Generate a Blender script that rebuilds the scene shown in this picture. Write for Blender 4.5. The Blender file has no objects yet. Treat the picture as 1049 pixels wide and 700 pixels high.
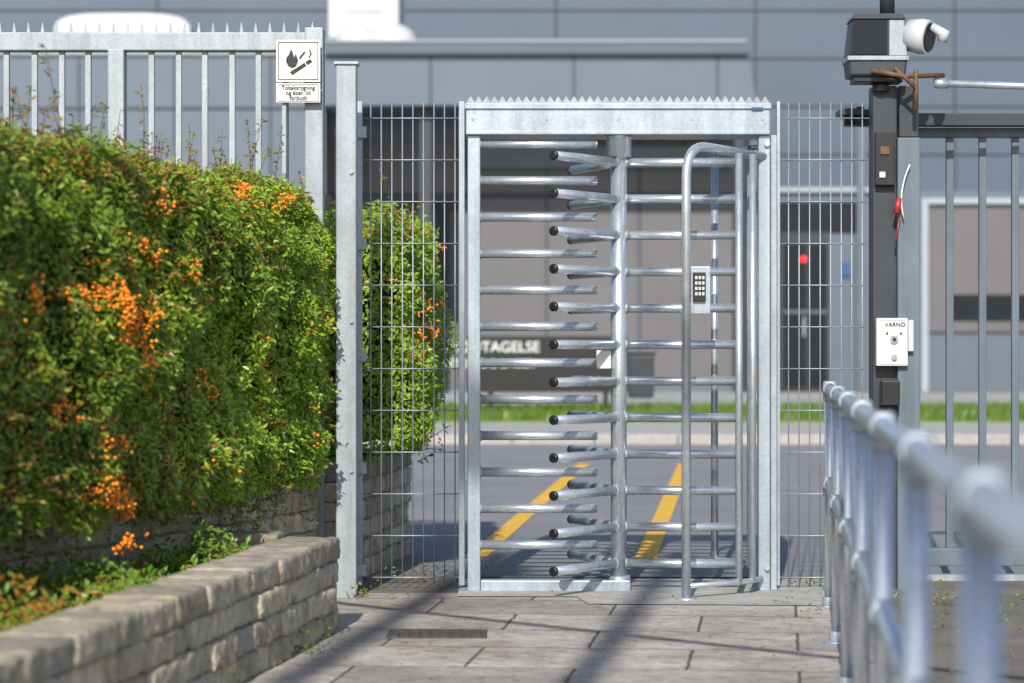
import bpy, bmesh, math, random
import numpy as np
from mathutils import Vector, noise, Matrix
random.seed(7); rng=np.random.default_rng(7)
F=2625.0; CX=524.5; HY=358.0; CH=1.15
# image pixel helpers
def X(px,D): return (px-CX)/F*D
def Z(py,D): return CH-(py-HY)/F*D
scene=bpy.context.scene
scene.view_settings.view_transform='Standard'; scene.view_settings.look='None'; scene.view_settings.exposure=0
# ---------------- materials
def mat(name,col,metal=0.0,rough=0.6,var=0.15,scale=8.0,bump=0.0,bscale=40.0,col2=None,spangle=False,spec=0.5,attr=None,transl=0.0,streak=False):
    m=bpy.data.materials.new(name); m.use_nodes=True; nt=m.node_tree; N=nt.nodes; L=nt.links
    b=N['Principled BSDF']; b.inputs['Metallic'].default_value=metal; b.inputs['Roughness'].default_value=rough
    b.inputs['Specular IOR Level'].default_value=spec
    tc=N.new('ShaderNodeTexCoord')
    n=N.new('ShaderNodeTexNoise'); n.inputs['Scale'].default_value=scale; n.inputs['Detail'].default_value=6; n.inputs['Roughness'].default_value=.65
    L.new(tc.outputs['Object'],n.inputs['Vector'])
    r=N.new('ShaderNodeValToRGB'); r.color_ramp.elements[0].position=.3; r.color_ramp.elements[1].position=.7
    c=np.array(col); 
    c2=np.array(col2) if col2 else np.clip(c*(1+var),0,1)
    c1=c*(1-var) if not col2 else c
    r.color_ramp.elements[0].color=(*c1,1); r.color_ramp.elements[1].color=(*c2,1)
    L.new(n.outputs['Fac'],r.inputs['Fac']); out=r.outputs['Color']
    if spangle:
        v=N.new('ShaderNodeTexVoronoi'); v.inputs['Scale'].default_value=110
        L.new(tc.outputs['Object'],v.inputs['Vector'])
        bw=N.new('ShaderNodeRGBToBW'); L.new(v.outputs['Color'],bw.inputs[0])
        mx=N.new('ShaderNodeMixRGB'); mx.blend_type='MULTIPLY'; mx.inputs['Fac'].default_value=.22
        L.new(out,mx.inputs['Color1']); L.new(bw.outputs[0],mx.inputs['Color2']); out=mx.outputs['Color']
        mr=N.new('ShaderNodeMapRange'); mr.inputs['To Min'].default_value=rough-.1; mr.inputs['To Max'].default_value=rough+.15
        L.new(n.outputs['Fac'],mr.inputs['Value']); L.new(mr.outputs['Result'],b.inputs['Roughness'])
    if streak:
        mp=N.new('ShaderNodeMapping'); mp.inputs['Scale'].default_value=(6,6,.35); L.new(tc.outputs['Object'],mp.inputs['Vector'])
        n4=N.new('ShaderNodeTexNoise'); n4.inputs['Scale'].default_value=3; n4.inputs['Detail'].default_value=5; L.new(mp.outputs[0],n4.inputs['Vector'])
        r4=N.new('ShaderNodeValToRGB'); r4.color_ramp.elements[0].position=.3; r4.color_ramp.elements[0].color=(.68,.68,.66,1); r4.color_ramp.elements[1].position=.6
        L.new(n4.outputs['Fac'],r4.inputs['Fac']); mx=N.new('ShaderNodeMixRGB'); mx.blend_type='MULTIPLY'; mx.inputs['Fac'].default_value=.7
        L.new(out,mx.inputs['Color1']); L.new(r4.outputs[0],mx.inputs['Color2']); out=mx.outputs['Color']
    if attr:
        a=N.new('ShaderNodeAttribute'); a.attribute_name=attr
        mx=N.new('ShaderNodeMixRGB'); mx.blend_type='MULTIPLY'; mx.inputs['Fac'].default_value=1
        L.new(out,mx.inputs['Color1']); L.new(a.outputs['Color'],mx.inputs['Color2']); out=mx.outputs['Color']
    L.new(out,b.inputs['Base Color'])
    if bump>0:
        n2=N.new('ShaderNodeTexNoise'); n2.inputs['Scale'].default_value=bscale; n2.inputs['Detail'].default_value=8
        L.new(tc.outputs['Object'],n2.inputs['Vector'])
        bp=N.new('ShaderNodeBump'); bp.inputs['Strength'].default_value=bump; bp.inputs['Distance'].default_value=.01
        L.new(n2.outputs['Fac'],bp.inputs['Height']); L.new(bp.outputs['Normal'],b.inputs['Normal'])
    if transl>0:
        t=N.new('ShaderNodeBsdfTranslucent'); L.new(out,t.inputs['Color'])
        ms=N.new('ShaderNodeMixShader'); ms.inputs['Fac'].default_value=transl
        L.new(b.outputs[0],ms.inputs[1]); L.new(t.outputs[0],ms.inputs[2]); L.new(ms.outputs[0],N['Material Output'].inputs['Surface'])
    return m
GALV=mat('galvanised_steel',(.42,.485,.56),metal=.42,rough=.38,var=.10,scale=3.5,spangle=True,streak=True)
TUBE=mat('galvanised_tube',(.66,.71,.77),metal=.72,rough=.30,var=.12,scale=7,spangle=True)
GALV2=mat('galvanised_weathered',(.38,.42,.46),metal=.3,rough=.5,var=.14,scale=5,spangle=True,streak=True)
WIRE=mat('wire_zinc',(.33,.37,.43),metal=.4,rough=.45,var=.1)
BLACK=mat('black_plastic',(.012,.012,.014),rough=.4)
DARK=mat('dark_grey_paint',(.03,.038,.048),rough=.45,var=.15,scale=5)
BLUEG=mat('bluegrey_paint',(.12,.155,.19),rough=.45,var=.12,scale=5,streak=True)
WHITE=mat('white_plastic',(.72,.72,.69),rough=.4,var=.05)
ROOFW=mat('off_white_sheet',(.52,.54,.56),rough=.5,var=.08,scale=1)
LGREY=mat('light_grey_plastic',(.5,.52,.54),rough=.4,var=.05)
CLAD=mat('blue_grey_cladding',(.075,.105,.15),rough=.45,var=.06,scale=.6)
CLAD2=mat('grey_cladding_canopy',(.105,.135,.18),rough=.45,var=.06,scale=.6)
CLADS=mat('cladding_seam',(.03,.04,.055),rough=.6)
TAUPE=mat('taupe_panel',(.132,.128,.138),rough=.7,var=.08,scale=.7)
EDGE=mat('pale_trim',(.34,.38,.43),rough=.5,var=.05)
GLASS=mat('dark_glass',(.012,.016,.022),rough=.3,var=.2,scale=.5,spec=.25)
BLUE=mat('blue_label',(.03,.09,.24),rough=.4)
RED=mat('red_plastic',(.35,.03,.03),rough=.4)
YEL=mat('yellow_road_paint',(.72,.42,.04),rough=.75,var=.18,scale=9,bump=.3,bscale=120)
INK=mat('black_ink',(.02,.02,.02),rough=.6)
RUST=mat('rusty_bracket',(.16,.09,.05),metal=.3,rough=.7,var=.4,scale=30)
SOIL=mat('soil',(.05,.035,.022),rough=.95,var=.4,scale=14,bump=1,bscale=25)
STONE=mat('concrete_block',(.25,.215,.165),rough=.95,scale=11,col2=(.60,.53,.42),bump=1,bscale=38,attr='tint')
ASPH=mat('asphalt_road',(.19,.19,.205),rough=.9,col2=(.245,.245,.26),scale=.9,bump=.5,bscale=220)
GROUND=mat('ground_asphalt',(.10,.09,.08),rough=.95,col2=(.20,.18,.16),scale=2.2,bump=.6,bscale=120)
PAVE2=mat('far_pavement',(.36,.35,.33),rough=.9,var=.12,scale=3)
KERB=mat('kerb_concrete',(.36,.34,.32),rough=.9,var=.15,scale=12,bump=.3,bscale=80)
APRON=mat('concrete_apron',(.37,.36,.34),rough=.9,var=.25,scale=7,bump=.5,bscale=90)
COVER=mat('cast_iron_cover',(.07,.065,.06),rough=.75,var=.3,scale=20,bump=.4,bscale=60)
GRASS=mat('grass',(.10,.17,.03),rough=.9,col2=(.17,.26,.045),scale=3,bump=1,bscale=30)
LEAF=mat('leaf',(.95,.95,.95),rough=.34,var=.05,scale=3,attr='tint',transl=.30)
BERRY=mat('berry',(.95,.25,.012),rough=.3,col2=(1,.38,.02),scale=30,attr='tint')
CORE=mat('hedge_shade_core',(.012,.016,.006),rough=1,var=.4,scale=20)  # near-black filler: shade in the leaf gaps put into its colour
TWIG=mat('twig',(.10,.055,.03),rough=.9)
# paving slabs
def paving():
    m=bpy.data.materials.new('paving_slabs'); m.use_nodes=True; nt=m.node_tree; N=nt.nodes; L=nt.links; b=N['Principled BSDF']
    b.inputs['Roughness'].default_value=.88
    tc=N.new('ShaderNodeTexCoord'); mp=N.new('ShaderNodeMapping'); mp.inputs['Rotation'].default_value=(0,0,math.radians(6)); mp.inputs['Location'].default_value=(.33,.12,0)
    L.new(tc.outputs['Object'],mp.inputs['Vector'])
    wn=N.new('ShaderNodeTexNoise'); wn.inputs['Scale'].default_value=9; L.new(tc.outputs['Object'],wn.inputs['Vector'])
    wm=N.new('ShaderNodeMixRGB'); wm.blend_type='ADD'; wm.inputs['Fac'].default_value=.014
    L.new(mp.outputs[0],wm.inputs['Color1']); L.new(wn.outputs['Color'],wm.inputs['Color2'])
    bk=N.new('ShaderNodeTexBrick'); bk.offset=.5; bk.inputs['Scale'].default_value=1; bk.inputs['Brick Width'].default_value=.80; bk.inputs['Row Height'].default_value=.62
    bk.inputs['Mortar Size'].default_value=.008; bk.inputs['Mortar Smooth'].default_value=.6; bk.inputs['Bias'].default_value=0
    bk.inputs['Color1'].default_value=(.52,.475,.435,1); bk.inputs['Color2'].default_value=(.38,.355,.335,1); bk.inputs['Mortar'].default_value=(.13,.11,.08,1)
    L.new(wm.outputs[0],bk.inputs['Vector'])
    def nz(scale,detail,p0,c0,p1,c1,loc=(0,0,0)):
        mm=N.new('ShaderNodeMapping'); mm.inputs['Location'].default_value=loc; L.new(tc.outputs['Object'],mm.inputs['Vector'])
        n=N.new('ShaderNodeTexNoise'); n.inputs['Scale'].default_value=scale; n.inputs['Detail'].default_value=detail; n.inputs['Roughness'].default_value=.7
        L.new(mm.outputs[0],n.inputs['Vector'])
        r=N.new('ShaderNodeValToRGB'); r.color_ramp.elements[0].position=p0; r.color_ramp.elements[0].color=(*c0,1); r.color_ramp.elements[1].position=p1; r.color_ramp.elements[1].color=(*c1,1)
        L.new(n.outputs['Fac'],r.inputs['Fac']); return n,r
    n,r=nz(1.7,9,.32,(.55,.52,.49),.62,(1.1,1.09,1.08))
    n3,r3=nz(110,3,.35,(.62,.62,.62),.6,(1.1,1.1,1.1))
    n5,r5=nz(12,6,.38,(.62,.60,.56),.5,(1,1,1),(3,1,0))
    cur=bk.outputs['Color']
    for rr,f in ((r,1),(r3,.8),(r5,.85)):
        mx=N.new('ShaderNodeMixRGB'); mx.blend_type='MULTIPLY'; mx.inputs['Fac'].default_value=f; L.new(cur,mx.inputs['Color1']); L.new(rr.outputs[0],mx.inputs['Color2']); cur=mx.outputs['Color']
    L.new(cur,b.inputs['Base Color'])
    mul=N.new('ShaderNodeMath'); mul.operation='MULTIPLY_ADD'; mul.inputs[1].default_value=-1.0; L.new(bk.outputs['Fac'],mul.inputs[0])
    sc=N.new('ShaderNodeMath'); sc.operation='MULTIPLY'; sc.inputs[1].default_value=.25; L.new(n3.outputs['Fac'],sc.inputs[0]); L.new(sc.outputs[0],mul.inputs[2])
    bp=N.new('ShaderNodeBump'); bp.inputs['Strength'].default_value=.7; bp.inputs['Distance'].default_value=.008; L.new(mul.outputs[0],bp.inputs['Height']); L.new(bp.outputs[0],b.inputs['Normal'])
    return m
PAVING=paving()
# ---------------- mesh helpers
class MB:
    def __init__(s): s.v=[]; s.f=[]; s.sm=[]
    def box(s,x0,x1,y0,y1,z0,z1):
        i=len(s.v); s.v+=[(x0,y0,z0),(x1,y0,z0),(x1,y1,z0),(x0,y1,z0),(x0,y0,z1),(x1,y0,z1),(x1,y1,z1),(x0,y1,z1)]
        for q in ((0,3,2,1),(4,5,6,7),(0,1,5,4),(1,2,6,5),(2,3,7,6),(3,0,4,7)): s.f.append(tuple(i+k for k in q)); s.sm.append(False)
        return s
    def tube(s,pts,r,seg=16,caps=True):
        pts=[Vector(p) for p in pts]; n=len(pts); base=len(s.v)
        rs=r if isinstance(r,(list,tuple)) else [r]*n
        t=(pts[1]-pts[0]).normalized(); up=Vector((0,0,1)) if abs(t.z)<.9 else Vector((0,1,0)); u=t.cross(up).normalized()
        for i,p in enumerate(pts):
            if i==0: tt=pts[1]-pts[0]
            elif i==n-1: tt=pts[-1]-pts[-2]
            else: tt=(pts[i+1]-p).normalized()+(p-pts[i-1]).normalized()
            tt.normalize(); u=(u-tt*u.dot(tt)).normalized(); w=tt.cross(u)
            for k in range(seg):
                a=2*math.pi*k/seg; q=p+(u*math.cos(a)+w*math.sin(a))*rs[i]; s.v.append(tuple(q))
        for i in range(n-1):
            for k in range(seg):
                k2=(k+1)%seg; a=base+i*seg
                s.f.append((a+k,a+k2,a+seg+k2,a+seg+k)); s.sm.append(True)
        if caps:
            s.f.append(tuple(base+k for k in reversed(range(seg)))); s.sm.append(False)
            e=base+(n-1)*seg; s.f.append(tuple(e+k for k in range(seg))); s.sm.append(False)
        return s
    def prism(s,poly,y0,y1):
        i=len(s.v); n=len(poly)
        s.v+=[(x,y0,z) for x,z in poly]+[(x,y1,z) for x,z in poly]
        s.f.append(tuple(i+k for k in range(n))); s.sm.append(False)
        s.f.append(tuple(i+n+k for k in reversed(range(n)))); s.sm.append(False)
        for k in range(n):
            k2=(k+1)%n; s.f.append((i+k,i+n+k,i+n+k2,i+k2)); s.sm.append(False)
        return s
    def obj(s,name,m,parent=None,bevel=0):
        me=bpy.data.meshes.new(name); me.from_pydata(s.v,[],s.f); me.update()
        me.polygons.foreach_set('use_smooth',s.sm); me.materials.append(m)
        o=bpy.data.objects.new(name,me); scene.collection.objects.link(o)
        if parent: o.parent=parent
        if bevel:
            b=o.modifiers.new('b','BEVEL'); b.width=bevel; b.segments=2; b.limit_method='ANGLE'; b.angle_limit=math.radians(50)
        return o
def empty(name):
    o=bpy.data.objects.new(name,None); scene.collection.objects.link(o); return o
def box(name,m,x0,x1,y0,y1,z0,z1,parent=None,bevel=0): return MB().box(min(x0,x1),max(x0,x1),y0,y1,min(z0,z1),max(z0,z1)).obj(name,m,parent,bevel)
def fbox(name,m,px0,px1,py0,py1,D,depth,parent=None,bevel=0):
    return box(name,m,X(px0,D),X(px1,D),D,D+depth,Z(py1,D),Z(py0,D),parent,bevel)
def text(name,s,x,y,z,size,m,parent=None,align='CENTER',bold=0.0,sx=1):
    c=bpy.data.curves.new(name,'FONT'); c.body=s; c.size=size; c.align_x=align; c.align_y='CENTER'; c.extrude=.0008; c.offset=bold
    o=bpy.data.objects.new(name,c); o.rotation_euler=(math.radians(90),0,0); o.location=(x,y,z); o.scale=(sx,1,1); c.materials.append(m)
    scene.collection.objects.link(o)
    if parent: o.parent=parent
    return o
def sphere(name,m,c,r,parent=None,sc=(1,1,1)):
    bm=bmesh.new(); bmesh.ops.create_uvsphere(bm,u_segments=28,v_segments=16,radius=r)
    for f in bm.faces: f.smooth=True
    me=bpy.data.meshes.new(name); bm.to_mesh(me); bm.free(); me.materials.append(m)
    o=bpy.data.objects.new(name,me); o.location=c; o.scale=sc; scene.collection.objects.link(o)
    if parent: o.parent=parent
    return o
def sheet(name,m,pts,z):
    me=bpy.data.meshes.new(name); me.from_pydata([(x,y,z) for x,y in pts],[],[tuple(range(len(pts)))]); me.materials.append(m)
    o=bpy.data.objects.new(name,me); scene.collection.objects.link(o); return o
# ---------------- ground
sheet('ground',GROUND,[(-400,-300),(400,-300),(400,600),(-400,600)],0)
sheet('footpath',PAVING,[(-2.6,-4),(.35,-4),(1.62,12.0),(1.62,12.05),(-1.2,12.05),(-1.2,10)],.004)
sheet('concrete_apron',APRON,[(X(470,12.2),11.86),(.30,11.84),(.34,11.5),(1.56,11.42),(1.62,12.75),(X(470,12.2),12.75)],.008)
sheet('road',ASPH,[(-60,12.9),(60,12.9),(60,30.8),(-60,30.8)],.004)
for a in ((-.20,14.1,.72,25.6),(.73,14.0,1.72,25.6)):
    w=.06
    sheet('road_marking',YEL,[(a[0]-w,a[1]),(a[0]+w,a[1]),(a[2]+w,a[3]),(a[2]-w,a[3])],.008)
mb=MB()
xx=-60
while xx<60: mb.box(xx,xx+.99,30.8,31.0,0,.13); xx+=1.0
mb.obj('kerb',KERB,None,.01)
box('far_pavement',PAVE2,-60,60,31.003,36,0,.12)
box('grass_verge',GRASS,-60,60,36.003,45,0,.14)
box('forecourt_pavement',PAVE2,-60,60,45.003,61.5,0,.12)
dg=empty('drain_grate'); cx,cy=-.30,10.30
mb=MB(); mb.box(cx-.20,cx+.20,cy-.15,cy+.15,.002,.0085); mb.obj('frame',COVER,dg)
mb=MB()
for i in range(9): 
    x=cx-.165+i*.041; mb.box(x-.012,x+.012,cy-.125,cy+.125,.0086,.0125)
mb.obj('bars',COVER,dg)
def raw_mesh(name,V,Fc,m,cols=None,parent=None,smooth=False):
    me=bpy.data.meshes.new(name); nv=len(V); nf,k=Fc.shape
    me.vertices.add(nv); me.vertices.foreach_set('co',V.reshape(-1).astype(np.float32))
    me.loops.add(nf*k); me.loops.foreach_set('vertex_index',Fc.reshape(-1).astype(np.int32))
    me.polygons.add(nf); me.polygons.foreach_set('loop_start',np.arange(0,nf*k,k,dtype=np.int32))
    if smooth: me.polygons.foreach_set('use_smooth',np.ones(nf,dtype=bool))
    me.update(calc_edges=True)
    if cols is not None:
        at=me.color_attributes.new('tint','FLOAT_COLOR','POINT'); c4=np.concatenate([cols,np.ones((nv,1))],1)
        at.data.foreach_set('color',c4.reshape(-1).astype(np.float32))
    me.materials.append(m); o=bpy.data.objects.new(name,me); scene.collection.objects.link(o)
    if parent: o.parent=parent
    return o
def blades(n,fx,fy,fz,hmin,hmax,w):
    P=np.stack([rng.uniform(*fx,n),rng.uniform(*fy,n),np.full(n,fz)],1); a=rng.uniform(0,2*np.pi,n)
    d=np.stack([np.cos(a),np.sin(a),0*a],1)*w; h=rng.uniform(hmin,hmax,n)[:,None]
    top=P+np.array([0,0,1])*h+np.stack([rng.normal(0,.3,n),rng.normal(0,.3,n),0*a],1)*h
    return np.stack([P-d,P+d,top],1)
T=blades(30000,(-12,14),(36.1,44.9),.14,.06,.16,.015)
cg=np.repeat(np.stack([rng.uniform(.09,.2,30000),rng.uniform(.18,.3,30000),rng.uniform(.02,.05,30000)],1),3,0)
raw_mesh('verge_grass_blades',T.reshape(-1,3),np.arange(90000).reshape(-1,3),LEAF,cg)
# ---------------- block walls
def block_wall(name,p0,p1,z0,z1,th,side=1,ch=.098):
    p0=Vector((*p0,0)); p1=Vector((*p1,0)); d=(p1-p0); L=d.length; d.normalize(); n=Vector((d.y,-d.x,0))*side
    V=[];Fc=[];C=[]
    rows=max(1,round((z1-z0)/ch)); h=(z1-z0)/rows
    for r in range(rows):
        s=-random.uniform(0,.2); top=(r==rows-1)
        while s<L:
            l=random.uniform(.16,.46) if not top else random.uniform(.24,.5); a=max(s,0); b=min(s+l,L)
            if b-a>.03:
                o=random.uniform(-.012,.012) if not top else random.uniform(-.002,.012); g=.002; t=random.uniform(.75,1.18)*(.80 if top else 1)
                ct=(t*random.uniform(.97,1.05),t,t*random.uniform(.9,1.05))
                e=.005
                zb=z0+r*h+g*.5; zt=z0+(r+1)*h-g*.5+random.uniform(-.005,.004)*top
                nx=max(2,int((b-a)/.022)); ny=8; nz=5
                def P(u,v,w):
                    q=p0+d*(a+g+(b-a-2*g)*u)-n*(th*v-o); q.z=zb+(zt-zb)*w
                    return q
                idx={}
                for i in range(nx+1):
                    for j in range(ny+1):
                        for k in range(nz+1):
                            if i in(0,nx) or j in (0,ny) or k in (0,nz):
                                q=P(i/nx,j/ny,k/nz); ed=(i in(0,nx))+(j in(0,ny))+(k in(0,nz))
                                if ed>=2:
                                    ee=e*(1+noise.noise(q*20)*1.2)
                                    if i in(0,nx): q+=d*(ee if i==0 else -ee)*.7
                                    if j in(0,ny): q+=n*(-ee if j==0 else ee)*.7
                                    if k in(0,nz): q.z+=(ee if k==0 else -ee)*.7
                                nv=Vector(noise.noise_vector(q*13))*.008+Vector(noise.noise_vector(q*40))*.008
                                if top and k==nz: nv*=.55
                                q+=nv
                                idx[(i,j,k)]=len(V); V.append(q[:]); C.append(ct)
                def quad(A,B,Cc,Dd): Fc.append((idx[A],idx[B],idx[Cc],idx[Dd]))
                for i in range(nx):
                    for k in range(nz):
                        quad((i,0,k),(i+1,0,k),(i+1,0,k+1),(i,0,k+1)); quad((i,ny,k),(i,ny,k+1),(i+1,ny,k+1),(i+1,ny,k))
                for i in range(nx):
                    for j in range(ny):
                        quad((i,j,nz),(i+1,j,nz),(i+1,j+1,nz),(i,j+1,nz)); quad((i,j,0),(i,j+1,0),(i+1,j+1,0),(i+1,j,0))
                for j in range(ny):
                    for k in range(nz):
                        quad((0,j,k),(0,j,k+1),(0,j+1,k+1),(0,j+1,k)); quad((nx,j,k),(nx,j+1,k),(nx,j+1,k+1),(nx,j,k+1))
            s+=l
    return raw_mesh(name,np.array(V),np.array(Fc),STONE,np.array(C),smooth=False)
lw=empty('planter_wall')
a=(-.715,10.34); b=(-.715-.1335*9,1.34)
w=block_wall('wall_along_path',a,b,0,.385,.24,-1); w.parent=lw
w=block_wall('wall_return',(-.96,10.58),(-1.55,10.58),0,.383,.24,-1); w.parent=lw
w=block_wall('wall_corner',(-.722,10.585),(-.722,10.36),0,.381,.235,-1); w.parent=lw
uw=empty('retaining_wall')
w=block_wall('wall_face',(-.90,12.05),(-2.85,5.3),.0,.60,.24,-1); w.parent=uw
w=block_wall('wall_face_behind_fence',(-.57,14.3),(-.75,12.55),.0,.60,.24,-1); w.parent=uw
w=block_wall('wall_end_behind_fence',(-.8,14.28),(-2.4,14.28),.0,.60,.24,1); w.parent=uw
sheet('planter_soil',SOIL,[(-1.35,10.45),(-2.75,5.6),(-3.2,3.0),(-1.85,3.0),(-.83,10.3)],.27)
sheet('hedge_soil',SOIL,[(-1.0,12.0),(-2.95,5.3),(-4,5.3),(-4,12.0)],.55)
sheet('hedge_soil_behind_fence',SOIL,[(-.66,14.2),(-.84,12.6),(-4,12.6),(-4,14.2)],.55)
# ---------------- leaves
PHOTO=np.array([0.05,-.45,.55]) # leaves turn toward the light
def leaf_mesh(name,P,Nn,size,cols,m=LEAF,parent=None,aspect=.42,upb=.5):
    n=len(P); N1=Nn*.7+PHOTO+rng.normal(0,.5,(n,3)); N1/=np.linalg.norm(N1,axis=1,keepdims=True)
    t=rng.normal(0,1,(n,3))+np.array([0,0,upb])+Nn*.7; t-=N1*(t*N1).sum(1,keepdims=True); t/=np.linalg.norm(t,axis=1,keepdims=True)
    s=np.cross(N1,t); sz=(size*rng.uniform(.6,1.35,n))[:,None]
    v0=P; v1=P+t*sz*.5+s*sz*aspect*.5+N1*sz*.10; v2=P+t*sz-N1*sz*.08; v3=P+t*sz*.5-s*sz*aspect*.5+N1*sz*.10
    V=np.stack([v0,v1,v2,v3],1).reshape(-1,3); b=np.arange(n)*4
    Fc=np.concatenate([np.stack([b,b+1,b+2],1),np.stack([b,b+2,b+3],1)])
    return raw_mesh(name,V,Fc,m,np.repeat(cols,4,0),parent)
def rbox(n,mn,mx,r,faces):
    mn=np.array(mn);mx=np.array(mx); s=mx-mn
    ar={'x+':s[1]*s[2],'x-':s[1]*s[2],'y-':s[0]*s[2],'y+':s[0]*s[2],'z+':s[0]*s[1]}
    w=np.array([ar[f]*faces[f] for f in faces]); w/=w.sum(); c=rng.choice(len(w),n,p=w)
    q=mn+rng.uniform(0,1,(n,3))*s
    for i,f in enumerate(faces):
        ax='xyz'.index(f[0]); k=c==i; q[k,ax]=(mx if f[1]=='+' else mn)[ax]
    inner=np.minimum(np.maximum(q,mn+r),mx-r); d=q-inner; l=np.linalg.norm(d,axis=1,keepdims=True); nn=d/np.maximum(l,1e-6)
    return inner+nn*r,nn
def hedge(name,n,mn,mx,r,faces,shear,yref,size,berryspots,nb,reddish=True,amp=.11):
    par=empty(name)
    P,Nn=rbox(n,mn,mx,r,faces)
    def dsp(q): q=Vector(q); return noise.noise(q*2.2)*amp+noise.noise(q*6)*amp*.7+noise.noise(q*13)*amp*.35
    d=np.array([dsp(p) for p in P]); P=P+Nn*d[:,None]
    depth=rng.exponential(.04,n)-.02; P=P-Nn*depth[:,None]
    P[:,0]+=shear*(P[:,1]-yref)
    hn=np.array([noise.noise(Vector(p)*3.1+Vector((9,3,1))) for p in P])
    hn2=np.array([noise.noise(Vector(p)*1.1+Vector((2,7,4))) for p in P])
    u=rng.uniform(0,1,n)
    g=np.stack([.20+.11*hn+.10*u,.335+.12*hn+.12*u,.022+.015*u],1)
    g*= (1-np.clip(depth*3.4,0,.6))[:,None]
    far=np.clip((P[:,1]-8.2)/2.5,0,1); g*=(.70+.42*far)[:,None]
    red=(rng.uniform(0,1,n)<np.clip(.02+.20*hn2+.16*(P[:,2]>mx[2]-.12)+.08*(1-far),0.01,.4))
    g[red]=np.stack([rng.uniform(.26,.42,red.sum()),rng.uniform(.11,.20,red.sum()),rng.uniform(.02,.04,red.sum())],1)
    yl=rng.uniform(0,1,n)<.08; g[yl]=np.array([.48,.50,.07])
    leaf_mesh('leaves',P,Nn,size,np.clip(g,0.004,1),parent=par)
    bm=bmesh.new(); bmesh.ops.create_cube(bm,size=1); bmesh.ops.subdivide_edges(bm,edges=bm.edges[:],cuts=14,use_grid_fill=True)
    me=bpy.data.meshes.new('shade_core'); ins=.13; a=np.array(mn)+ins; b=np.array(mx)-ins
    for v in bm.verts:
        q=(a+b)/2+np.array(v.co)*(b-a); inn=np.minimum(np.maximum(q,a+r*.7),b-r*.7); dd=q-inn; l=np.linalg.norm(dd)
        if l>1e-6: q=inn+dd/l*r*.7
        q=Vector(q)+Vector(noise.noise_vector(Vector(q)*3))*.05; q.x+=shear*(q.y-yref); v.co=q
    bm.to_mesh(me); bm.free(); me.materials.append(CORE); o=bpy.data.objects.new('shade_core',me); scene.collection.objects.link(o); o.parent=par
    V=MB(); LP=[];LN=[]
    for i in range(260 if reddish else 24):
        y=random.uniform(mn[1]+.1,mx[1]-.1); x=random.uniform(mx[0]-1.0,mx[0]-.05); z=mx[2]-.05
        hgt=random.uniform(.05,.20) if random.random()<.75 else random.uniform(.2,.38); lean=Vector((random.uniform(-.3,.3),random.uniform(-.3,.3),1))
        p=Vector((x+shear*(y-yref),y,z)); pts=[p+lean*hgt*k/3+Vector(noise.noise_vector(p*5+Vector((k,0,0))))*.01 for k in range(4)]
        V.tube(pts,[.0025,.002,.0015,.001],5)
        for k in range(int(hgt*95)):
            tt=random.random(); q=p+lean*hgt*tt; LP.append(q[:]); LN.append(Vector((random.uniform(-1,1),random.uniform(-1,1),.5)).normalized()[:])
    for i in range(120 if reddish else 12):
        y=random.uniform(mn[1]+.1,mx[1]-.1); z=random.uniform(mn[2],mx[2]); p=Vector((mx[0]-.04+shear*(y-yref),y,z)); dr=Vector((1,random.uniform(-.8,.6),random.uniform(-.2,.7)))*random.uniform(.05,.15)
        V.tube([p,p+dr*.5,p+dr],[.0025,.002,.001],5)
        for k in range(10):
            q=p+dr*random.random(); LP.append(q[:]); LN.append(Vector((random.uniform(-1,1),-.3,.5)).normalized()[:])
    V.obj('twigs',TWIG,par)
    LP=np.array(LP);LN=np.array(LN);k=len(LP); cc=np.stack([rng.uniform(.14,.36,k),rng.uniform(.12,.26,k),rng.uniform(.015,.03,k)],1)
    leaf_mesh('shoot_leaves',LP,LN,size*.9,cc,parent=par)
    bm=bmesh.new(); bmesh.ops.create_icosphere(bm,subdivisions=1,radius=1); bv=np.array([v.co[:] for v in bm.verts]); bf=np.array([[v.index for v in f.verts] for f in bm.faces]); bm.free()
    C=[]
    for (y,z,sy,sz,cnt) in berryspots:
        for i in range(cnt):
            yy=random.gauss(y,sy); zz=random.gauss(z,sz)
            for j in range(random.randint(5,16)):
                q=np.array([mx[0]+random.gauss(0,.012),yy+random.gauss(0,.024),zz+random.gauss(0,.017)])
                zt=mx[2]-.02
                if q[2]>zt: q[0]-=(q[2]-zt)+.1; q[2]=zt
                q[0]+=dsp(q)+.022+shear*(q[1]-yref); C.append(q)
    for i in range(nb):
        y=random.uniform(mn[1],mx[1]-.1); z=random.uniform(mn[2]+.05,mx[2]-.1)
        for j in range(random.randint(1,6)):
            q=np.array([mx[0]+random.gauss(0,.012),y+random.gauss(0,.02),z+random.gauss(0,.015)])
            q[0]+=dsp(q)+.014+shear*(q[1]-yref); C.append(q)
    if C:
        C=np.array(C); m_=len(C); rr=rng.uniform(.0050,.0085,m_)[:,None,None]
        V=(C[:,None,:]+bv[None]*rr).reshape(-1,3); Fc=(bf[None]+np.arange(m_)[:,None,None]*len(bv)).reshape(-1,3)
        t=rng.uniform(.75,1.1,m_); cc=np.repeat(np.stack([t,t*rng.uniform(.7,1.1,m_),t],1),len(bv),0)
        raw_mesh('berries',V,Fc,BERRY,cc,par,True)
    return par
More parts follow.
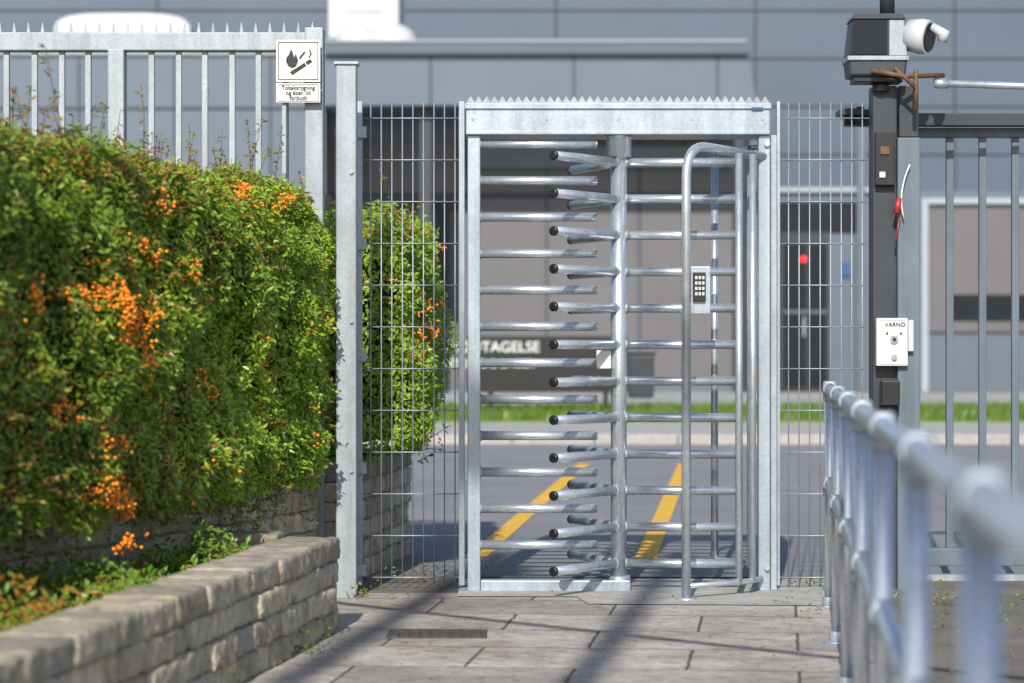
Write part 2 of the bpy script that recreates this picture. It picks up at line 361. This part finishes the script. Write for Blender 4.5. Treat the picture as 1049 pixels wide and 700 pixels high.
spots=[(9.05,1.26,.08,.04,30),(8.88,1.33,.08,.03,22),(9.25,1.22,.06,.06,14),(8.7,1.36,.05,.02,8),(9.2,1.12,.05,.03,5),(8.95,.66,.11,.035,24),(9.3,1.52,.15,.03,6),(9.7,1.45,.1,.03,4),(8.35,1.3,.05,.03,6),(8.5,.98,.06,.03,5),(11.0,1.78,.12,.03,7),(10.6,1.81,.1,.02,4),(8.95,.84,.09,.03,8),(9.25,.56,.07,.03,8),(10.2,1.0,.1,.05,2),(9.0,.46,.05,.02,4),(9.5,1.7,.2,.03,4)]
hedge('berry_hedge',175000,(-2.3,6.4,.50),(-.83,12.0,1.86),.20,{'x+':1,'z+':.8,'y-':.3},.198,12.0,.030,spots,60)
hedge('berry_hedge',32000,(-2.0,12.75,.55),(-.46,14.6,1.83),.26,{'x+':1,'z+':.5,'y-':1.3},.02,13,.034,[(13.4,1.5,.3,.2,8),(13.2,1.3,.3,.2,6)],8,False)
n=5200
def weedpts(n):
    y=rng.uniform(6.2,10.25,n); f=rng.uniform(0,1,n); xl=-.715-.1335*(10.34-y)-.25; xu=-.90-.289*(12.05-y)+.02
    x=xl*(1-f)+xu*f; h=np.array([max(0,noise.noise(Vector((a*3,b*3,2)))+.25) for a,b in zip(x,y)])*.22
    z=.27+rng.uniform(0,1,n)*(h+.02); return np.stack([x,y,z],1)
P=weedpts(n*2); Nn=np.tile(np.array([0.1,-.2,.6]),(len(P),1))
k=len(P); hn=np.array([noise.noise(Vector(p)*2) for p in P])
cc=np.stack([rng.uniform(.12,.24,k),rng.uniform(.22,.36,k),rng.uniform(.02,.04,k)],1); rd=(hn>.16)&(rng.uniform(0,1,k)<.45); cc[rd]=np.stack([rng.uniform(.3,.5,rd.sum()),rng.uniform(.12,.22,rd.sum()),np.full(rd.sum(),.03)],1)
leaf_mesh('planter_weeds',P,Nn,.030,cc,aspect=.45)
P=[]
for i in range(60):
    y=random.uniform(8.2,11.9); xx=-.90-.289*(12.05-y)+.03
    L=random.uniform(.08,.35)
    for j in range(int(L*110)):
        t=random.random(); P.append((xx+random.gauss(.03,.02),y+random.gauss(0,.03)-.1*t,.62-L*t))
P=np.array(P);k=len(P); cc=np.stack([rng.uniform(.12,.3,k),rng.uniform(.17,.32,k),rng.uniform(.02,.04,k)],1)
leaf_mesh('trailing_plant',P,np.tile(np.array([.8,-.4,.2]),(k,1)),.03,cc)
P=[]
for (cx,cy,r,cn,h) in [(-1.0,8.3,.06,70,.1),(-.80,9.7,.05,60,.07),(-.75,10.1,.06,40,.06),(-.68,11.9,.10,50,.04),(-.5,12.7,.22,130,.05),(1.52,12.35,.12,50,.04),(1.78,11.7,.25,160,.05),(2.3,11.0,.5,500,.05),(2.6,9.2,.5,500,.05)]:
    for j in range(cn): P.append((random.gauss(cx,r),random.gauss(cy,r),abs(random.gauss(0,h*.6))+.01))
P=np.array(P);k=len(P); cc=np.stack([rng.uniform(.08,.24,k),rng.uniform(.12,.24,k),rng.uniform(.02,.04,k)],1)
leaf_mesh('ground_weeds',P,np.tile(np.array([0,-.4,.8]),(k,1)),.024,cc)
P=np.stack([rng.uniform(-.7,1.6,110),rng.uniform(8,12.6,110),np.full(110,.012)],1)
cc=np.stack([rng.uniform(.15,.35,110),rng.uniform(.1,.2,110),rng.uniform(.03,.05,110)],1)
leaf_mesh('fallen_leaves',P,np.tile(np.array([0,0,5.]),(110,1)),.020,cc,upb=0)
# ---------------- galvanised gate post
D=12.1
gp=empty('fence_post')
fbox('shaft',GALV2,344,365,66,618,D-.25,.10,gp,.006)
fbox('cap',GALV,342,367,63,66,D-.26,.12,gp,.002)
mb=MB()
for py in (180,330,480): mb.tube([(X(360,D-.25),D-.262,Z(py,D)),(X(360,D-.25),D-.24,Z(py,D))],.010,6)
mb.obj('bolts',GALV,gp)
# ---------------- left spiked fence behind hedge
D=12.45
lf=empty('spiked_fence')
fbox('top_rail',GALV2,-260,331,33,52,D,.09,lf,.006)
fbox('post_end',GALV2,312,331,28,640,D-.02,.13,lf,.006)
fbox('post_mid',GALV2,110,127,50,640,D-.01,.10,lf,.006)
fbox('post_mid_2',GALV2,-110,-92,50,640,D-.01,.10,lf,.006)
fbox('bottom_rail',GALV2,-260,331,560,575,D+.02,.06,lf,.004)
mb=MB()
for px in [-220,-190,-160,-130,-70,-41,-12,3,32,60,87,152,180,207,235,262,290]:
    x=X(px+2,D); mb.box(x-.014,x+.014,D+.03,D+.058,Z(560,D),Z(52,D))
mb.obj('bars',GALV2,lf,.002)
mb=MB()
px=-250
while px<330:
    x=X(px,D); mb.prism([(x-.009,Z(33,D)),(x+.009,Z(33,D)),(x+.0015,Z(22,D)),(x-.0015,Z(22,D))],D+.04,D+.046); px+=14.6
mb.obj('spikes',GALV2,lf)
sg=empty('no_smoking_sign'); Ds=12.38
fbox('picto_plate',WHITE,283,328,41,84,Ds,.004,sg)
fbox('text_plate',WHITE,283,328,85.5,105,Ds,.004,sg)
def frame(name,m,x0,x1,y0,y1,D,t,par):
    mb=MB(); a,b,c,d=X(x0,D),X(x1,D),Z(y1,D),Z(y0,D)
    mb.box(a,b,D-.002,D,c,c+t); mb.box(a,b,D-.002,D,d-t,d); mb.box(a,a+t,D-.002,D,c+t,d-t); mb.box(b-t,b,D-.002,D,c+t,d-t); mb.obj(name,m,par)
frame('picto_border',INK,285,326,43,82,Ds-.001,.0035,sg); frame('text_border',INK,284.5,326.5,86.7,103.8,Ds-.001,.002,sg)
xc=X(305.5,Ds)
for i,s in enumerate(['Tobaksrygning','og åben ild','forbudt']): text('sign_text_%d'%i,s,xc,Ds-.003,Z(90.2+i*5.2,Ds),.0275,INK,sg,bold=.0003)
def pt(px,py): return (X(px,Ds),Z(py,Ds))
mb=MB()
mb.prism([pt(297,74),pt(299.5,77),pt(314,67.5),pt(311.8,64.5)],Ds-.003,Ds-.001)
mb.prism([pt(312.8,63.8),pt(315,66.8),pt(320,63.5),pt(317.8,60.5)],Ds-.003,Ds-.001)
mb.prism([pt(293,63),pt(295,67.5),pt(299,70),pt(303.5,68),pt(305.5,62),pt(303,55),pt(301.5,59),pt(298.5,50),pt(295.5,57),pt(293.5,59)],Ds-.003,Ds-.001)
mb.prism([pt(306,59.5),pt(307.2,61),pt(313,54),pt(311.8,52.5)],Ds-.003,Ds-.001)
mb.prism([pt(316,59),pt(317.2,59.5),pt(319.5,55),pt(317.5,50.5),pt(316.5,51),pt(318,55)],Ds-.003,Ds-.001)
mb.obj('pictogram',INK,sg)
fbox('back_strap',GALV2,300,311,60,100,Ds+.005,.05,sg)
fbox('hanger_bar',GALV2,289,293,105,178,Ds+.02,.02,sg)
# ---------------- mesh fence panels
def mesh_panel(name,px0,px1,D,py0=105,py1=598):
    e=empty(name); mb=MB(); x0,x1=X(px0,D),X(px1,D); z0,z1=Z(py1,D),Z(py0,D)
    x=x0
    while x<=x1+.001: mb.tube([(x,D,z0),(x,D,z1)],.0030,6); x+=.0505
    z=z0+.03
    while z<z1:
        for dy in (-.0060,.0060): mb.tube([(x0-.01,D+dy,z),(x1+.01,D+dy,z)],.0028,6)
        z+=.2
    mb.obj('wires',WIRE,e); return e
e=mesh_panel('mesh_fence',369,471,12.28)
fbox('edge_angle',GALV,365.5,371,104,600,12.25,.03,e,.002); fbox('edge_angle_2',GALV,470,476,104,600,12.25,.03,e,.002)
mb=MB()
for py in (135,250,365,480,585): mb.box(X(362,12.2),X(375,12.2),12.22,12.245,Z(py+6,12.2),Z(py-6,12.2))
mb.obj('clamps',GALV,e,.002)
e=mesh_panel('mesh_fence',797,888,12.28); fbox('edge_angle',GALV,796,799,104,600,12.26,.02,e)
# ---------------- turnstile
D=12.12
ts=empty('turnstile')
x0,x1=X(477,D),X(789,D); zt,zb=Z(107,D),Z(138,D)
MB().box(x0,x1,D,D+.30,zb,zt).obj('header_box',GALV,ts,.006)
box('header_top_lip',GALV,x0-.004,x1+.004,D-.012,D+.31,zt-.022,zt+.004,ts,.002)
box('header_bottom_lip',GALV,x0+.002,x1-.002,D-.006,D,zb+.001,zb+.018,ts,.002)
mb=MB(); z=zt+.004
nT=38; w=(x1-x0-.01)/nT
for i in range(nT):
    a=x0+.005+i*w
    mb.prism([(a,z),(a+w,z),(a+w,z+.006),(a+w*.56,z+.033),(a+w*.44,z+.033),(a,z+.006)],D+.004,D+.008)
mb.obj('anti_climb_strip',GALV2,ts)
fbox('maker_label',BLUE,770,782,110,112.6,D-.014,.001,ts)
mb=MB()
for px in (484,560,634,708,781):
    mb.tube([(X(px,D),D-.004,Z(122,D)),(X(px,D),D+.001,Z(122,D))],.007,6)
mb.obj('header_screws',GALV2,ts)
fbox('frame_post',GALV,479,492,138.5,607,D+.02,.07,ts,.004)
fbox('frame_post_back',GALV2,480,491,138.5,600,D+.22,.05,ts,.004)
fbox('frame_post_right',GALV,777,789,138.5,607,D+.02,.07,ts,.004)
fbox('frame_post_right_back',GALV2,789.5,796,138.5,606,D+.05,.07,ts,.004)
fbox('floor_rail',GALV,492.3,646,595,608,D+.005,.10,ts,.004)
fbox('foot_plate',GALV2,470,500,606,609,D-.05,.2,ts)
fbox('foot_plate_right',GALV2,770,800,606,609,D-.05,.2,ts)
fbox('floor_rail_right',GALV2,700,777,603,608,D+.3,.06,ts)
Dy=D+.055
mb=MB()
for i in range(12):
    z=Z(148+37.3*i,Dy); mb.tube([(X(491,Dy),Dy,z),(X(611,Dy),Dy,z)],.0215,16)
    mb.tube([(X(611,Dy),Dy,z),(X(612,Dy),Dy,z)],[.0215,.016],16)
mb.obj('comb_bars',TUBE,ts)
mb=MB()
for i in range(12):
    z=Z(148+37.3*i,Dy); mb.tube([(X(491.8,Dy),Dy,z),(X(493.5,Dy),Dy,z)],.026,16)
mb.obj('comb_welds',GALV2,ts)
Cx,Cy=X(634,Dy),Dy+.02
ro=empty('rotor'); ro.parent=ts
mb=MB(); mb.tube([(Cx,Cy,Z(594,Dy)),(Cx,Cy,Z(158,Dy))],.038,28); mb.obj('column',TUBE,ro)
mb=MB(); mb.tube([(Cx,Cy,Z(164,Dy)),(Cx,Cy,Z(161,Dy)),(Cx,Cy,Z(160.5,Dy)),(Cx,Cy,Z(142,Dy)),(Cx,Cy,Z(141.5,Dy)),(Cx,Cy,Z(138.6,Dy))],[.042,.048,.060,.060,.066,.066],28); mb.tube([(Cx,Cy,Z(598,Dy)),(Cx,Cy,Z(590,Dy))],.055,24); mb.obj('bearing_collar',TUBE,ro)
arms=MB(); plugs=MB(); wl=MB(); R=.56
for ang in (math.radians(236),math.radians(-3),math.radians(112)):
    dx,dy=math.cos(ang),math.sin(ang)
    for i in range(12):
        z=Z(166.5+37.35*i,Dy)
        arms.tube([(Cx+dx*.03,Cy+dy*.03,z),(Cx+dx*R,Cy+dy*R,z)],.0215,16)
        wl.tube([(Cx+dx*.03,Cy+dy*.03,z),(Cx+dx*.043,Cy+dy*.043,z)],.026,14)
        plugs.tube([(Cx+dx*(R+.0005),Cy+dy*(R+.0005),z),(Cx+dx*(R+.012),Cy+dy*(R+.012),z),(Cx+dx*(R+.016),Cy+dy*(R+.016),z)],[.0225,.0225,.015],16)
arms.obj('arms',TUBE,ro); wl.obj('arm_welds',GALV2,ro); plugs.obj('end_plugs',BLACK,ro)
def arc(p0,p1,p2,n=8):
    p0,p1,p2=map(Vector,(p0,p1,p2)); return [p0*(1-t)**2+p1*2*t*(1-t)+p2*t*t for t in [k/n for k in range(n+1)]]
hx=X(703,11.72); hy=11.72; ztop=Z(150,11.78)
end=Vector((X(784,D),D+.04,ztop-.02))
dirv=(end-Vector((hx,hy,ztop))); dirv.z=0; dn=dirv.normalized()
mb=MB()
pts=[Vector((hx,hy,.0)),Vector((hx,hy,ztop-.16))]+arc((hx,hy,ztop-.15),(hx,hy,ztop),Vector((hx,hy,ztop))+dn*.14,10)+[end]
mb.tube(pts,.0215,18); mb.tube([(hx,hy,.0),(hx,hy,.014)],.05,18)
mb.obj('front_hoop',TUBE,ts)
mb=MB()
pos=[(X(732,12.62),12.62),(X(757,12.5),12.50),(X(769,12.38),12.38),(X(781,12.30),12.30)]
zc0,zc1=Z(577,12.4),Z(152,12.4)
for (x,y) in pos: mb.tube([(x,y,zc0-.02),(x,y,zc1+.01)],.018,14)
ring=[(X(732,12.62)-.03,12.65)]+pos+[(X(786,12.12),12.12)]
for z in (zc0,zc1): mb.tube([(x,y,z) for x,y in ring],.013,10)
for (px,d) in ((757,11.93),(771,12.0)): mb.tube([(X(px,d),d,Z(597,d)),(X(px,d),d,ztop-.02)],.016,14)
mb.tube([(X(703,11.72),11.72,Z(597,11.9)),(X(757,11.93),11.93,Z(597,11.9)),(X(771,12.0),12.0,Z(597,11.9)),(X(780,12.1),12.13,Z(597,11.9))],.013,10)
mb.obj('cage_bars',TUBE,ts)
fbox('keypad_bracket',GALV,706,728,273,322,11.735,.02,ts,.004)
fbox('keypad_body',BLACK,710,723,279,309,11.715,.02,ts,.003)
mb=MB()
for r in range(4):
    for c in range(3):
        px=712+c*3.6; py=283+r*5.5; mb.box(X(px,11.715),X(px+2.4,11.715),11.711,11.7148,Z(py+3.2,11.715),Z(py,11.715))
mb.obj('keys',LGREY,ts)
fbox('sensor_box',WHITE,611,626,359,378,Dy-.03,.05,ts,.006)
# ---------------- right hand gate
D=12.75
sgt=empty('sliding_gate')
fbox('top_rail',DARK,866,1330,116,129,D-.1,.08,sgt,.005)
fbox('upper_rail',BLUEG,940,1330,131,141,D,.06,sgt,.004)
fbox('bottom_rail',BLUEG,935,1330,562,580,D-.01,.08,sgt,.005)
mb=MB()
px=970
while px<1330:
    mb.box(X(px,D),X(px+7.5,D),D+.012,D+.045,Z(562,D),Z(141,D)); px+=33.6
mb.obj('bars',BLUEG,sgt,.003)
mb=MB(); mb.tube([(X(868,D),D-.12,Z(114,D)),(X(868,D),D-.12,Z(131,D))],.03,14); mb.tube([(X(878,D),D-.12,Z(112,D)),(X(878,D),D-.12,Z(120,D))],.02,14); mb.obj('guide_rollers',BLACK,sgt)
fbox('roller_plate',DARK,860,895,112,118,D-.16,.16,sgt,.003)
box('gate_track',GALV2,X(890,D),8,D-.02,D+.05,.0,.03,sgt)
pl=empty('gate_pillar'); D=12.3
fbox('pillar_dark',DARK,894,919,88,640,D,.14,pl,.006)
fbox('pillar_grey',BLUEG,919.6,943,141,640,D-.05,.14,pl,.006)
fbox('pillar_grey_top',DARK,921,941,88,140.5,D+.03,.10,pl,.004)
fbox('lock_box',BLACK,897,917,135,190,D-.05,.049,pl,.004)
fbox('lock_detail',RUST,902,911,150,158,D-.06,.01,pl); fbox('lock_detail_2',LGREY,901,907,176,182,D-.06,.01,pl)
mb=MB(); xx=lambda p:X(p,D-.08)
mb.tube(arc((xx(932),D-.08,Z(170,D)),(xx(918),D-.10,Z(200,D)),(xx(926),D-.08,Z(225,D)),8),.004,8); mb.obj('white_cable',WHITE,pl)
mb=MB(); mb.tube([(xx(921),D-.09,Z(204,D)),(xx(918),D-.09,Z(220,D))],[.013,.018],10); mb.tube([(xx(922),D-.08,Z(222,D)),(xx(917),D-.08,Z(250,D))],.004,8); mb.obj('red_connector',RED,pl)
fbox('junction_box',BLACK,903,922,390,416,D-.13,.075,pl,.006)
fbox('conduit',BLACK,909,913,416,470,D-.10,.03,pl)
ks=empty('key_switch_panel')
fbox('plate',WHITE,898,930,326,375,D-.09,.035,ks,.004)
fbox('side_plate',LGREY,930.5,936,328,360,D-.085,.03,ks,.002)
frame('border',LGREY,900,928,328,373,D-.092,.003,ks)
text('panel_text','VARNO',X(914,D),D-.0935,Z(333,D),.028,INK,ks,bold=.0004)
mb=MB()
def disc(mb,px,py,r,y0,y1): mb.tube([(X(px,D),y1,Z(py,D)),(X(px,D),y0,Z(py,D))],r,20)
disc(mb,913,348,.020,D-.10,D-.091); disc(mb,913,366,.013,D-.105,D-.091); mb.obj('key_cylinder',GALV2,ks)
mb=MB(); disc(mb,913,348,.009,D-.103,D-.1001)
for q in (906,920): mb.prism([(X(q-1.3,D),Z(343,D)),(X(q+1.3,D),Z(343,D)),(X(q,D),Z(339,D))],D-.0935,D-.0925)
mb.obj('key_slot_and_arrows',INK,ks)
cm=empty('security_camera'); Dc=12.2
mb=MB()
a=[(871,78),(928,78),(930,60),(926,18),(874,18),(869,60)]
mb.prism([(X(p,Dc),Z(q,Dc)) for p,q in a],Dc,Dc+.2); mb.obj('housing',DARK,cm,.012)
mb=MB(); mb.prism([(X(p,Dc),Z(q,Dc)) for p,q in [(911,57),(929,57),(925.5,21),(911,21)]],Dc-.008,Dc-.001); mb.obj('silver_side',GALV2,cm)
mb=MB(); mb.prism([(X(p,Dc),Z(q,Dc)) for p,q in [(871,56),(909,56),(909,21),(874,21)]],Dc-.006,Dc-.001); mb.obj('front_visor',GLASS,cm)
MB().prism([(X(p,Dc),Z(q,Dc)) for p,q in [(868,62),(931,62),(931,57.5),(868,57.5)]],Dc-.012,Dc+.21).obj('rim',GALV2,cm,.003)
MB().prism([(X(p,Dc),Z(q,Dc)) for p,q in [(872,20),(928,20),(924,14),(876,14)]],Dc-.01,Dc+.21).obj('lid',DARK,cm,.004)
fbox('base',BLACK,875,925,78,84,Dc+.02,.16,cm,.004)
mb=MB(); mb.tube([(X(912,Dc),Dc+.1,Z(14,Dc)),(X(912,Dc),Dc+.1,Z(-40,Dc))],.036,16); mb.tube([(X(905,Dc),Dc+.09,Z(84,Dc)),(X(905,Dc),Dc+.09,Z(92,Dc))],.04,16); mb.obj('mast',DARK,cm)
fl=empty('spot_lamp')
mb=MB(); c0=Vector((X(948,Dc),Dc,Z(38,Dc)))
ax=Vector((.75,-.45,-.15)).normalized()
mb.tube([c0-ax*.09,c0-ax*.085,c0-ax*.02,c0+ax*.02],[.05,.075,.085,.08],28); mb.obj('hood',ROOFW,fl)
mb=MB(); mb.tube([c0+ax*.0205,c0+ax*.026],[.07,.065],24); mb.obj('lens',GLASS,fl)
mb=MB(); mb.tube([c0+ax*.03+Vector((0,-.02,.05)),c0+ax*.07+Vector((.02,-.02,.02)),c0+ax*.06+Vector((.02,-.02,-.02))],[.02,.03,.022],12); mb.obj('side_sensor',LGREY,fl)
ba=empty('bracket_arm')
mb=MB(); mb.tube([(X(892,Dc),Dc-.03,Z(73,Dc)),(X(925,Dc),Dc-.03,Z(79,Dc)),(X(970,Dc),Dc+.1,Z(75,Dc))],.012,10); mb.tube([(X(915,Dc),Dc-.03,Z(70,Dc)),(X(936,Dc),Dc-.03,Z(90,Dc))],.010,8); mb.tube([(X(938,Dc),Dc,Z(112,Dc)),(X(938,Dc),Dc,Z(72,Dc))],.012,8); mb.obj('rusty_clamp',RUST,ba)
mb=MB(); mb.tube([(X(962,Dc),Dc+.1,Z(83,Dc)),(X(1300,Dc),Dc+.3,Z(90,Dc))],.018,12); mb.tube([(X(960,Dc),Dc+.1,Z(83,Dc)),(X(975,Dc),Dc+.105,Z(83.5,Dc))],.025,12); mb.obj('tube',TUBE,ba)
# ---------------- handrail
hr=empty('handrail')
ys=[11.4-1.395*i for i in range(8)]; xr=lambda y:1.414-.1027*(11.4-y)
mb=MB(); fit=MB(); r=.0242
for y in ys:
    mb.tube([(xr(y),y,0),(xr(y),y,.975)],r,20)
    for z in (.975,.55):
        fit.tube([(xr(y),y,z-.055),(xr(y),y,z-.05),(xr(y),y,z+.026),(xr(y),y,z+.034)],[r+.003,r+.007,r+.007,r+.002],20)
        fit.tube([(xr(y-.045),y-.045,z),(xr(y+.045),y+.045,z)],r+.007,20)
    fit.tube([(xr(y),y,.004),(xr(y),y,.012)],.06,20); fit.tube([(xr(y),y,.012),(xr(y),y,.05)],r+.009,20)
mb.obj('posts',TUBE,hr); fit.obj('fittings',GALV,hr,.002)
mb=MB(); y0,y1=ys[0],1.2
for z in (.975,.55): mb.tube([(xr(y0+.02),y0+.02,z),(xr(y1),y1,z)],r,20)
mb.obj('rails',TUBE,hr)
# ---------------- building
bd=empty('industrial_building')
DH=72.0
box('hall_wall',CLAD,-70,70,DH,DH+40,0,15,bd)
mb=MB()
for z in np.arange(1.2,15,1.35): mb.box(-70,70,DH-.03,DH-.002,z,z+.05)
for x in np.arange(-66,70,5.6): mb.box(x,x+.07,DH-.036,DH-.031,0,15)
mb.obj('hall_seams',CLADS,bd)
fbox('left_block',CLAD2,-900,333,56,405,63,9,bd)
mb=MB()
for px in range(-900,330,98): mb.box(X(px,63),X(px+2,63),62.97,62.998,0,Z(60,63))
mb.box(X(-900,63),X(333,63),62.96,62.967,Z(112,63),Z(110,63)); mb.obj('left_block_seams',CLADS,bd)
fbox('left_block_coping',EDGE,-900,335,53,56,62.9,9.2,bd)
mb=MB()
for px in range(-880,320,140): mb.box(X(px,63),X(px+100,63),62.94,62.955,Z(260,63),Z(200,63))
mb.obj('left_block_windows',GLASS,bd)
DB=61.0
MB().prism([(X(333,DB),Z(108,DB)),(X(776,DB),Z(108,DB)),(X(766,DB),Z(56,DB)),(X(333,DB),Z(56,DB))],DB,DB+11).obj('canopy_fascia',CLAD2,bd)
MB().prism([(X(333,DB),Z(56,DB)),(X(767,DB),Z(56,DB)),(X(765,DB),Z(42,DB)),(X(333,DB),Z(42,DB))],DB-.15,DB+11).obj('canopy_coping',CLAD,bd)
mb=MB()
for px in (441,588,735): mb.box(X(px-1,DB),X(px+1,DB),DB-.03,DB-.002,Z(107,DB),Z(57,DB))
mb.box(X(333,DB),X(768,DB),DB-.17,DB-.152,Z(57,DB),Z(55,DB)); mb.obj('canopy_seams',CLADS,bd)
fbox('canopy_edge',EDGE,333,765,41,43,DB-.2,.5,bd)
DT=64.5
box('entrance_wall',TAUPE,X(333,DT),X(790,DT),DT,DT+7,0,Z(100,DT),bd)
mb=MB()
for px in (375,470,560,655,700): mb.box(X(px-1,DT),X(px+1,DT),DT-.03,DT-.002,0,Z(100,DT))
mb.box(X(333,DT),X(790,DT),DT-.04,DT-.031,Z(203,DT),Z(198,DT)); mb.obj('entrance_wall_joints',CLADS,bd)
mb=MB()
for px0,px1 in ((430,442),(752,762)): mb.box(X(px0,61.5),X(px1,61.5),61.5,62,0,Z(108,61.5))
mb.obj('canopy_columns',DARK,bd)
fbox('entrance_glazing',GLASS,375,470,205,330,DT-.06,.05,bd)
fbox('glazing_band',CLAD2,480,750,150,172,DT-.25,.24,bd)
fbox('glazing_strip',CLAD2,333,790,112,140,DT-.1,.09,bd)
DR=70.0
fbox('right_wall_low',CLAD2,790,1500,196,412,DR,1.9,bd)
fbox('right_band',EDGE,770,895,192,197,DR-.15,.14,bd)
fbox('right_glazing',GLASS,798,884,207,238,DR-.06,.05,bd)
fbox('door_surround',DARK,798,850,238,400,DR-.14,.13,bd)
fbox('door_leaf',GLASS,803,826,250,396,DR-.19,.045,bd); fbox('door_leaf_2',GLASS,829,847,250,396,DR-.19,.045,bd)
fbox('door_mid_rail',BLUEG,803,847,318,321,DR-.22,.025,bd)
fbox('door_handle',LGREY,823,824.5,325,345,DR-.26,.03,bd)
fbox('blue_door_sign',BLUE,863,872,269,283,DR-.08,.06,bd)
RL=bpy.data.materials.new('red_lamp'); RL.use_nodes=True; bb=RL.node_tree.nodes['Principled BSDF']; bb.inputs['Base Color'].default_value=(.8,.02,.02,1); bb.inputs['Emission Color'].default_value=(1,.03,.03,1); bb.inputs['Emission Strength'].default_value=1.6
mb=MB(); mb.tube([(X(822,DR),DR-.2,Z(266,DR)),(X(822,DR),DR-.3,Z(266,DR))],[.09,.07],16); mb.obj('red_signal_lamp',RL,bd)
fbox('downpipe',BLUEG,878,886,110,405,DR-.3,.2,bd)
fbox('window_frame_v',EDGE,944,951,203,405,DR-.25,.24,bd); fbox('window_frame_h',EDGE,951.3,1500,203,209,DR-.25,.24,bd)
fbox('window_panel',TAUPE,951.3,1500,209.3,340,DR-.1,.09,bd)
fbox('window_dark',GLASS,975,1500,302,328,DR-.16,.05,bd)
fbox('plinth',BLUEG,333,790,398,406,DT-.1,.09,bd)
rv=empty('roof_ventilation_unit'); Dv=63
fbox('unit_body',ROOFW,336,409,-60,40,Dv,3,rv,.05); fbox('unit_recess',LGREY,352,392,-30,12,Dv-.03,.02,rv)
for px,rr in ((366,.55),(402,.62)):
    sphere('cowl',ROOFW,(X(px,62),61.9,Z(47,62)),rr,rv,(1,1,.85))
rc=empty('roof_light_dome'); 
mb=MB(); c=[]
for k in range(17):
    a=math.pi*k/16; c.append((X(125,66)-1.75*math.copysign(abs(math.cos(a))**.6,math.cos(a)),Z(34,66)+.52*math.sin(a)**.6 if 0<k<16 else Z(34,66)))
mb.prism(list(reversed(c)),66,69); mb.obj('dome',ROOFW,rc)
fbox('upstand',EDGE,55,195,34,56,66,3,rc)
ns=empty('goods_reception_sign'); Dn=40.0
fbox('board',BLACK,478,642,344,402,Dn,.08,ns,.01)
text('line_1','VAREMODTAGELSE',X(553,Dn),Dn-.004,Z(356,Dn),.23,WHITE,ns,align='RIGHT',bold=.002)
text('line_2','KONTOR OG LAGER',X(548,Dn),Dn-.004,Z(373,Dn),.18,WHITE,ns,align='RIGHT',bold=.001)
fbox('board_leg',BLACK,500,505,402,440,Dn+.01,.06,ns); fbox('board_leg_2',BLACK,618,623,402,440,Dn+.01,.06,ns)
e=empty('waste_bin'); fbox('body',DARK,644,670,364,408,42,.45,e,.03); fbox('lid',BLACK,642,672,360,363.8,41.97,.5,e,.02)
# ---------------- unseen poles and cable, added to cast shadows across the path
for nm,x,y,r in (('shadow_pole',-2.03,-1.0,.08),('shadow_pole',-1.03,-1.0,.08)):
    e=empty(nm); mb=MB(); mb.tube([(x,y,0),(x,y,1.0),(x,y,10.5)],[r*1.2,r,r*.85],16); mb.tube([(x,y,10.45),(x,y-.5,10.6),(x,y-1.0,10.6)],.03,10); mb.obj('mast',GALV2,e)
    box('pole_head',LGREY,x-.12,x+.12,y-1.6,y-1.0,10.53,10.66,e,.03)
e=empty('shadow_cable'); mb=MB()  # unseen cable on masts, added for a thin diagonal shadow
mb.tube([(-3.4,9.25,3.1),(-.98,6.77,3.0),(.65,5.10,3.0),(4.2,1.45,3.1)],.028,10); mb.obj('cable',BLACK,e)
mb=MB(); mb.tube([(-3.4,9.25,0),(-3.4,9.25,3.2)],.05,12); mb.tube([(4.2,1.45,0),(4.2,1.45,3.2)],.05,12); mb.obj('masts',GALV2,e)
# ---------------- light
az=math.atan2(-.128,-1.0); el=math.radians(34)
tosun=Vector((math.sin(az)*math.cos(el),math.cos(az)*math.cos(el),math.sin(el)))
sl=bpy.data.lights.new('sun','SUN'); sl.energy=5.0; sl.angle=math.radians(.5); sl.color=(1,.945,.86)
so=bpy.data.objects.new('sun',sl); so.rotation_euler=(-tosun).to_track_quat('-Z','Y').to_euler(); scene.collection.objects.link(so)
wd=bpy.data.worlds.new('World'); scene.world=wd; wd.use_nodes=True; nt=wd.node_tree
sk=nt.nodes.new('ShaderNodeTexSky'); sk.sky_type='NISHITA'; sk.sun_disc=False; sk.sun_elevation=el; sk.sun_rotation=az%(2*math.pi)
nt.links.new(sk.outputs[0],nt.nodes['Background'].inputs[0]); nt.nodes['Background'].inputs[1].default_value=.15
# ---------------- camera
cd=bpy.data.cameras.new('camera'); cd.sensor_width=36; cd.lens=36*F/1049; cd.shift_y=8/1049; cd.clip_end=1500
cd.dof.use_dof=True; cd.dof.focus_distance=12.1; cd.dof.aperture_fstop=2.5
co=bpy.data.objects.new('camera',cd); co.location=(0,0,CH); co.rotation_euler=(math.radians(90),0,0); scene.collection.objects.link(co); scene.camera=co
